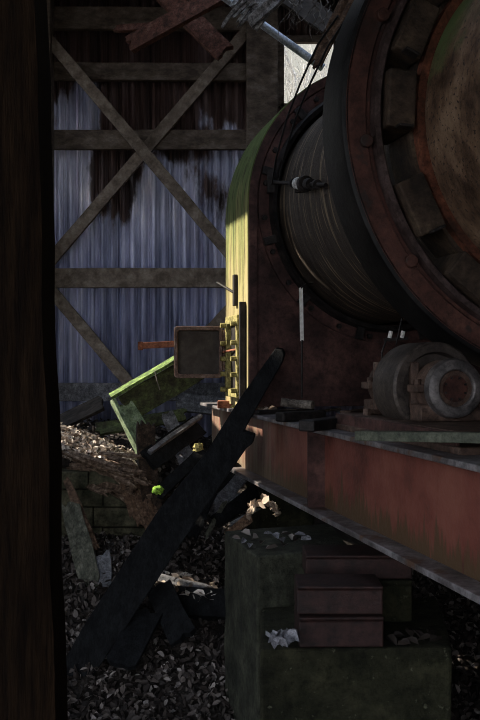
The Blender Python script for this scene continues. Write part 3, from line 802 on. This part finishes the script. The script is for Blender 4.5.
yb = ypx(z2, d0 + .01)
crib(297, 383, yb, yb - 29, d0 + .01, .2, 'dark red block stacked on top of the lowest red block', yaw=-.01)
d1 = 3.78
yb = ypx(zlow + .004, d1)
crib(336, 412, yb, yb - 42, d1, .2, 'grey block standing behind the two stacked red blocks', m_concrete)
z3 = zlow + .008 + 42 / F * d1
yb = ypx(z3, d1); htop = (ZT - BH - z3 - .003) / d1 * F
crib(306, 412, yb, yb - min(htop, 24), d1, .22, 'long dark red block lying under the girder behind the stack')

# dry leaves and scraps lying on the pier, each its own
def leaf_mesh(mb, c, L, w, rot, curl):
    pts = [(0, -.5, 0), (.5, -.18, 1), (.42, .2, 1), (0, .5, .3), (-.42, .2, 1), (-.5, -.18, 1), (0, 0, 0)]
    vs = [c + rot @ V((x * w, y * L, z * curl * w)) for x, y, z in pts]
    mb.add(vs, [(0, 1, 6), (1, 2, 6), (2, 3, 6), (3, 4, 6), (4, 5, 6), (5, 0, 6)])
def rrot(tilt):
    return Matrix.Rotation(random.uniform(0, 6.28), 3, 'Z') @ Matrix.Rotation(random.gauss(0, tilt), 3, 'X') @ Matrix.Rotation(random.gauss(0, tilt), 3, 'Y')
def on_block(x, y, z): return P(x, y, (EYE - z) * F / (y - Y0))
zu = EYE - .86 + .012
for (x, y) in ((236, 538), (243, 541), (250, 546), (256, 538), (262, 543), (268, 534), (275, 537), (281, 541), (286, 534), (290, 538), (296, 541), (300, 535), (306, 540), (284, 546), (246, 534), (272, 548)):
    mb = MB(); leaf_mesh(mb, on_block(x, y, zu), random.uniform(.035, .075), random.uniform(.02, .04), rrot(.35), .5)
    mb.v += [p - V((0, 0, .0015)) for p in mb.v[:7]]; mb.f += [tuple(i + 7 for i in f[::-1]) for f in mb.f[:6]]
    tag(mb.build('dry_leaf', m_paper if random.random() < .4 else m_leaf, smooth=True), 'small dry leaf lying on the high pier top', 'leaf', 'leaves on the pier top')
zl = zlow + .012
for (x, y) in ((398, 637), (408, 634), (418, 636), (426, 639), (436, 641), (392, 641), (412, 642), (430, 634), (404, 645)):
    mb = MB(); leaf_mesh(mb, on_block(x, y, zl), random.uniform(.05, .08), random.uniform(.03, .045), rrot(.3), .5)
    tag(mb.build('dry_leaf', m_leaf, smooth=True), 'dull brown dry leaf on the low pier step beside the blocks', 'leaf', 'leaves on the low pier step')
mb = MB()
for k in range(16):
    leaf_mesh(mb, on_block(274 + random.uniform(-8, 20), 640 + random.uniform(-5, 6), zl + random.uniform(.005, .05)), random.uniform(.04, .08), random.uniform(.03, .05), rrot(.9), .7)
tag(mb.build('crumpled_scraps', m_paper, smooth=True), 'crumpled pale scraps heaped against the stacked red blocks', 'scraps', kind='stuff')

# ------------------------------------------------------------------ leaning charred board
def dep(y): return 1 / (1 / 4.68 + (690 - y) / 338.0 * (1 / 5.43 - 1 / 4.68))
poly = [(275, 349), (282, 350), (284, 355), (282, 363), (262, 398), (243, 432), (254, 436), (252, 444), (246, 449), (205, 508), (132, 618), (88, 684), (66, 712), (60, 690), (62, 664), (86, 622), (157, 512), (205, 454), (240, 398)]
mb = MB().prism([P(x, y, dep(y)) for x, y in poly], V((.012, .055, .012)))
tag(mb.build('leaning_board', m_char, bevel=.005), 'long charred black board leaning diagonally against the girder', 'board')

# ------------------------------------------------------------------ debris at the back
def board(name, a, da, b_, db, w, t, mat, label, cat='board', up=(0, -1, .3), jag=.03, group=None, k=5, n=8, taper=1, warp=.006):
    return tag(MB().plank(P(a[0], a[1], da), P(b_[0], b_[1], db), w, t, up, jag, k, n, warp, taper).build(name, mat), label, cat, group)
# mossy chute: two boards meeting in a corner, with a backing board
ch = thing('wooden_chute', P(150, 450, 6.6), 'green mossy corner of a broken wooden chute tipped over', 'chute')
MB().plank(P(110, 397, 6.5), P(212, 337, 6.7), .10, .022, (-.4, -.35, 1), .01, 3, 10, .003).build('top_board', m_mosswood, ch)
MB().plank(P(112, 399, 6.5), P(146, 466, 6.4), .09, .022, (-1, -.5, -.3), .02, 3, 8, .003).build('side_board', m_palegreen, ch)
MB().plank(P(124, 410, 6.56), P(222, 352, 6.76), .21, .025, (.1, -1, -.2), .02, 5, 8, .004).build('facing_board', m_dimmoss, ch)
MB().plank(P(122, 404, 6.54), P(160, 466, 6.45), .15, .022, (.5, -1, .1), .03, 5, 8, .004).build('inner_board', m_palegreen, ch)
MB().tube([P(155, 372, 6.52), P(157, 381, 6.5), P(160, 390, 6.52)], .004, 6).build('wire_loop', m_twig, ch)
# stump
mb = MB().plank(P(152, 520, 6.05), P(144, 419, 6.05), .12, .10, (.2, -1, .1), .06, 8, 10, .014)
tag(mb.build('broken_stake', m_darkwood), 'dark broken stake with ragged top before the mossy chute', 'stake')
board('board', (147, 461), 5.95, (199, 425), 6.3, .15, .035, m_char, 'black board with a pale upper edge running up to the girder end', up=(0, -1, .15), jag=.01)
board('lit_edge_strip', (148, 453), 5.95, (201, 416), 6.3, .03, .035, m_grey, 'pale strip standing for the sunlit top edge of the black board', up=(0, -1, .5), jag=.01, cat='strip')  # added strip, paints the sunlit upper edge of the board
board('board', (156, 496), 5.6, (204, 451), 5.9, .08, .03, m_char, 'narrow dark board with green edge below the girder end', up=(.3, -.6, .8), jag=.02)
board('board', (166, 412), 6.9, (190, 462), 6.7, .10, .03, m_grey, 'short grey board standing behind the black pale-edged board', jag=.04)
board('board', (188, 470), 6.3, (172, 432), 6.6, .09, .03, m_grey, 'grey board below the pale edged board beside the stake', jag=.04)
board('board', (58, 424), 7.2, (104, 402), 7.2, .15, .03, m_dwall, 'wide dim board lying at the foot of the sheet wall', up=(0, -.7, .7), jag=.03)
board('board', (95, 430), 6.9, (188, 414), 7.0, .10, .03, m_dimmoss, 'greenish board lying level behind the mossy chute', up=(0, -.8, .5), jag=.04)
board('board', (176, 402), 7.5, (232, 408), 7.5, .16, .03, m_grey, 'grey board leaning low behind the hatch door', up=(0, -.8, .5), jag=.03)
board('board', (150, 398), 7.4, (196, 372), 7.6, .1, .03, m_frame, 'brown board sloping up behind the chute towards the wall', jag=.03)
# weathered boards leaning on the block wall
board('board', (66, 478), 5.95, (97, 552), 5.6, .05, .03, m_brown, 'narrow brown stick leaning across the mossy block wall', jag=.03)
board('board', (70, 500), 5.75, (92, 590), 5.4, .115, .03, m_oldboard, 'weathered grey green board leaning low before the block wall', jag=.08, taper=1.2)
board('board', (102, 552), 5.6, (104, 600), 5.35, .10, .03, m_grey, 'short grey board stub standing in leaves by the block wall', jag=.05)
# splintered laths under the leaf heap
LATH = 'splintered brown lath jutting from under the sunlit leaf heap'
for k in range(22):
    f = k / 21
    a = (random.uniform(50, 75), 448 + 30 * random.random())
    b_ = (random.uniform(112, 160), 462 + f * 42 + random.uniform(-10, 6))
    if k % 3 == 0: a = (random.uniform(80, 110), 450 + 14 * random.random()); b_ = (random.uniform(135, 158), 452 + random.uniform(0, 50))
    board('lath', a, 6.25 + random.uniform(-.08, .15), b_, 5.98 + random.uniform(-.12, .1), random.uniform(.02, .05), random.uniform(.012, .025), m_lath, LATH, 'lath', (random.uniform(-.3, .3), -.7, .7), .12, 'laths under the leaf heap', 3, 6)
for k in range(7):
    board('lath', (118 + k * 5, 468 + k * 3), 6.1, (140 + k * 3 + random.uniform(-6, 6), 530 + random.uniform(-8, 5)), 5.9, .035, .018, m_brown, 'splintered brown lath sloping steeply beside the black leaning board', 'lath', (0, -1, .3), .06, 'steep laths', 3, 6)
# block wall
mb = MB()
rows = [(546, 527), (527, 507), (507, 489), (489, 471)]
for j, (yb_, yt_) in enumerate(rows):
    x = 58 - (j % 2) * 14
    while x < 152:
        xe = min(x + random.uniform(44, 50), 154)
        dd_ = 6.12 if x < 112 else 6.2
        a, b_ = P(x + .4, yb_ - .5, dd_), P(xe - .4, yt_ + .6, dd_)
        jj = random.uniform(-.012, .012)
        mb.box(((a.x + b_.x) / 2, dd_ + .1 + jj, (a.z + b_.z) / 2), (b_.x - a.x, .22, b_.z - a.z))
        x = xe
tag(mb.build('block_wall', m_stone, bevel=.01), 'low mossy block retaining wall under the leaf heap', 'retaining wall')
# black boards tumbled under the girder end
for (a, da, b_, db, w, m, lab) in (
        ((182, 520), 5.6, (238, 462), 6.0, .10, m_char, 'black board slanting under the girder end, the upper one'),
        ((206, 514), 5.55, (246, 474), 5.9, .08, m_grey, 'grey edged board slanting under the girder end'),
        ((214, 524), 5.4, (262, 486), 5.7, .09, m_char, 'black board slanting just under the girder bottom edge'),
        ((190, 540), 5.4, (214, 488), 5.6, .07, m_char, 'steep black stick standing between the leaning board and the pier'),
        ((224, 538), 5.2, (252, 516), 5.3, .05, m_brown, 'brown stick lying behind the corner of the pier'),
        ((176, 530), 5.5, (200, 470), 5.7, .06, m_palegreen, 'thin greenish stick half hidden behind the black leaning board')):
    board('board', a, da, b_, db, w, .03, m, lab, jag=.03)
board('sleeper', (174, 602), 5.15, (300, 612), 5.1, .16, .10, m_char, 'black sleeper lying in the leaves behind the pier foot', 'sleeper', (0, -1, .6), .01)
board('board', (158, 586), 5.1, (184, 640), 4.75, .15, .03, m_char, 'wide dark board end sunk in leaves by the leaning board', jag=.03)
board('board', (118, 668), 4.6, (150, 610), 4.95, .16, .03, m_char, 'flat dark board lying among leaves under the leaning board', up=(0, -.6, .8), jag=.04)
board('board', (150, 577), 5.32, (212, 590), 5.22, .05, .03, m_grey, 'bleached sunlit stick lying on the bright leaves', up=(0, -.6, .8), jag=.06)

for k, (a, da, b_, db, w, m) in enumerate((((196, 508), 5.75, (232, 466), 6.0, .03, m_grey), ((210, 528), 5.5, (240, 492), 5.7, .025, m_grey), ((186, 506), 5.7, (226, 478), 6.0, .05, m_char),
        ((236, 512), 5.5, (266, 492), 5.7, .05, m_char), ((204, 540), 5.35, (226, 500), 5.5, .028, m_oldboard), ((228, 526), 5.3, (262, 506), 5.35, .02, m_grey))):
    board('stick', a, da, b_, db, w, .02, m, 'thin dark stick in the tumbled pile under the girder end', 'stick', (random.uniform(-.4, .4), -1, .4), .04, 'sticks under the girder end', 3, 6)
# moss clumps
def lump(c, r, sq, mat, name, label, cat):
    mb = MB(); n, m = 14, 9
    for j in range(m + 1):
        for i in range(n):
            th, ph = math.pi * j / m, 2 * math.pi * i / n
            d_ = V((math.sin(th) * math.cos(ph), math.sin(th) * math.sin(ph), math.cos(th) * sq))
            mb.v.append(c + d_ * r * (1 + .5 * noise.noise(d_ * 2.5 + c * 9)))
    for j in range(m):
        for i in range(n):
            k = (i + 1) % n; mb.f.append((j * n + i, (j + 1) * n + i, (j + 1) * n + k, j * n + k))
    tag(mb.build(name, mat, smooth=True), label, cat)
lump(P(158, 490, 5.58), .035, .8, m_moss, 'moss_clump', 'bright green moss clump at the end of the laths', 'moss')
lump(P(198, 448, 5.9), .035, .9, m_yiron, 'moss_clump', 'yellowish sunlit moss clump beside the girder end', 'moss')

# ------------------------------------------------------------------ leaf litter
def litter(name, n, place, mat, L0, L1, tilt, label, thick=.0):
    mb = MB()
    for _ in range(n):
        c = place()
        if c is None: continue
        L = random.uniform(L0, L1)
        leaf_mesh(mb, c, L, L * random.uniform(.4, .65), rrot(tilt), random.uniform(-.3, .7))
    return tag(mb.build(name, mat), label, 'leaves', kind='stuff')
def pit():
    x, y = random.uniform(-1.7, 2.6), random.uniform(3.6, 6.6)
    return V((x, y, H(x, y) + random.uniform(.0, .04)))
litter('leaf_litter', 26000, pit, m_leaf, .026, .058, .75, 'brown dry leaves covering the pit floor')
def bank():
    x, y = random.uniform(-2.6, .3), random.uniform(6.3, 7.9)
    return V((x, y, H(x, y) + random.uniform(.0, .04)))
litter('leaf_litter', 3500, bank, m_leaf, .03, .06, .6, 'dim dry leaves on the raised bank at the wall foot')
# heap of leaves coloured as sunlit on the laths
def heap():
    u, v_ = random.random(), random.random()
    x = 44 + 92 * u
    top = 419 + 36 * u ** 1.1
    y = top + v_ ** 1.2 * (34 - 16 * u)
    d_ = 6.55 - .32 * v_
    return P(x, y, d_) + V((0, random.uniform(-.02, .02), random.uniform(-.02, .02)))
mb = MB()
N_, M_ = 18, 8
for j in range(M_ + 1):
    for i in range(N_ + 1):
        u, v_ = i / N_, j / M_
        x = 40 + 96 * u; top = 421 + 36 * u ** 1.1
        mb.v.append(P(x, top + v_ ** 1.2 * (38 - 16 * u), 6.58 - .32 * v_) - V((0, 0, .015)))
W_ = (N_ + 1) * (M_ + 1)
mb.v += [p + V((0, .22, -.12)) for p in mb.v[:W_]]
for j in range(M_):
    for i in range(N_):
        a = j * (N_ + 1) + i; q4 = (a, a + N_ + 1, a + N_ + 2, a + 1)
        mb.f += [q4, tuple(W_ + e for e in q4[::-1])]
for i in range(N_):
    a = M_ * (N_ + 1) + i; mb.f += [(i, i + 1, W_ + i + 1, W_ + i), (a, W_ + a, W_ + a + 1, a + 1)]
for j in range(M_):
    a = j * (N_ + 1); c2 = a + N_ + 1; mb.f += [(a, W_ + a, W_ + c2, c2), (a + N_, c2 + N_, W_ + c2 + N_, W_ + a + N_)]
hp = mb.build('leaf_heap', m_soil, smooth=True)
tag(hp, 'heap of sunlit leaves with sun painted into their colour resting on splintered laths', 'leaf heap', kind='stuff')
mb = MB()
for _ in range(1300):
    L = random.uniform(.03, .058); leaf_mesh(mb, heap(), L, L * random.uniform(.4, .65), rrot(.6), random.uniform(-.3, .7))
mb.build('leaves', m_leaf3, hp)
def patch():
    x = random.uniform(146, 216); y = 562 + (x - 146) * .28 + random.uniform(-6, 8)
    p = P(x, y, 5.3); 
    return V((p.x, random.uniform(5.1, 5.5), 0)) + V((0, 0, H(p.x, 5.3) + random.uniform(.03, .08)))
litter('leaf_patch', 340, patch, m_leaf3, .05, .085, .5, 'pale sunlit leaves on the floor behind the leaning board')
def arch():
    a = random.uniform(0, math.pi)
    return P(264 - 14 * math.cos(a), 514 - 12 * math.sin(a), 5.2) + V((0, random.uniform(-.04, .04), random.uniform(-.02, .02)))
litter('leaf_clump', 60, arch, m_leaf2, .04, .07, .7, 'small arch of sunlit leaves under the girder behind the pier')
def beamtop():
    x = random.uniform(256, 277); return P(x, 406 + random.uniform(-5, 3), 5.45)
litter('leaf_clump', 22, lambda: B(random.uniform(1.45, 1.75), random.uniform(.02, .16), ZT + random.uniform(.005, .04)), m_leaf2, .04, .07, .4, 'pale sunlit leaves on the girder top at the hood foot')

# ------------------------------------------------------------------ bare tree beyond the window
tr = thing('bare_tree', (1.6, 15, -.1), 'pale bare tree seen through the window opening', 'tree')
def limb(mb, p, d, L, r, lev):
    pts = [p]; q_ = p.copy(); dd_ = d.copy()
    for k in range(5):
        dd_ = (dd_ + V((random.uniform(-.2, .2), random.uniform(-.2, .2), random.uniform(-.05, .15)))).normalized()
        q_ = q_ + dd_ * L / 5; pts.append(q_.copy())
    mb.tube(pts, r, 6, r * .45)
    if lev:
        for k in range(4 if lev > 1 else 3):
            b2 = pts[random.randint(1, 5)]
            limb(mb, b2, (dd_ + V((random.uniform(-1, 1), random.uniform(-.6, .6), random.uniform(-.2, .8)))).normalized(), L * .6, r * .42, lev - 1)
mb = MB(); mb.tube([V((1.6, 15, -.12)), V((1.55, 15, 2)), V((1.65, 15, 4.2))], .13, 10, .09); mb.build('trunk', m_bark, tr, smooth=True)
mb = MB()
for k in range(8):
    limb(mb, V((1.6, 15, 3.2 + k * .15)), V((random.uniform(-1, .6), random.uniform(-.4, .4), random.uniform(.6, 1.4))).normalized(), 2.6, .05, 3)
mb.build('branches', m_bark, tr)

# ------------------------------------------------------------------ light
SKY = 2.7
sun = bpy.data.lights.new('sun', 'SUN'); so = bpy.data.objects.new('sun', sun); COL.objects.link(so)
sun.energy = 10.5; sun.color = (1, .90, .74); sun.angle = R(.6)
so.rotation_euler = (-SUN).to_track_quat('-Z', 'Y').to_euler()
w = bpy.data.worlds.new('sky'); S.world = w; w.use_nodes = True
nt = w.node_tree; bg = nt.nodes['Background']
tc = nd(nt, 'ShaderNodeTexCoord'); sep = nd(nt, 'ShaderNodeSeparateXYZ'); nt.links.new(tc.outputs['Generated'], sep.inputs[0])
up = ramp(nt, sep.outputs['Z'], [(.0, (.90, .93, 1.0)), (.9, (.62, .76, 1.0))])
fw = ramp(nt, sep.outputs['Y'], [(.35, 0.0), (.8, 1.0)])
nt.links.new(mix(nt, fw, up, (.62 / SKY, .61 / SKY, .54 / SKY)), bg.inputs['Color'])
bg.inputs['Strength'].default_value = SKY * .85
S.cycles.filter_width = 1.0
S.cycles.max_bounces = 6; S.cycles.diffuse_bounces = 4; S.cycles.use_denoising = True
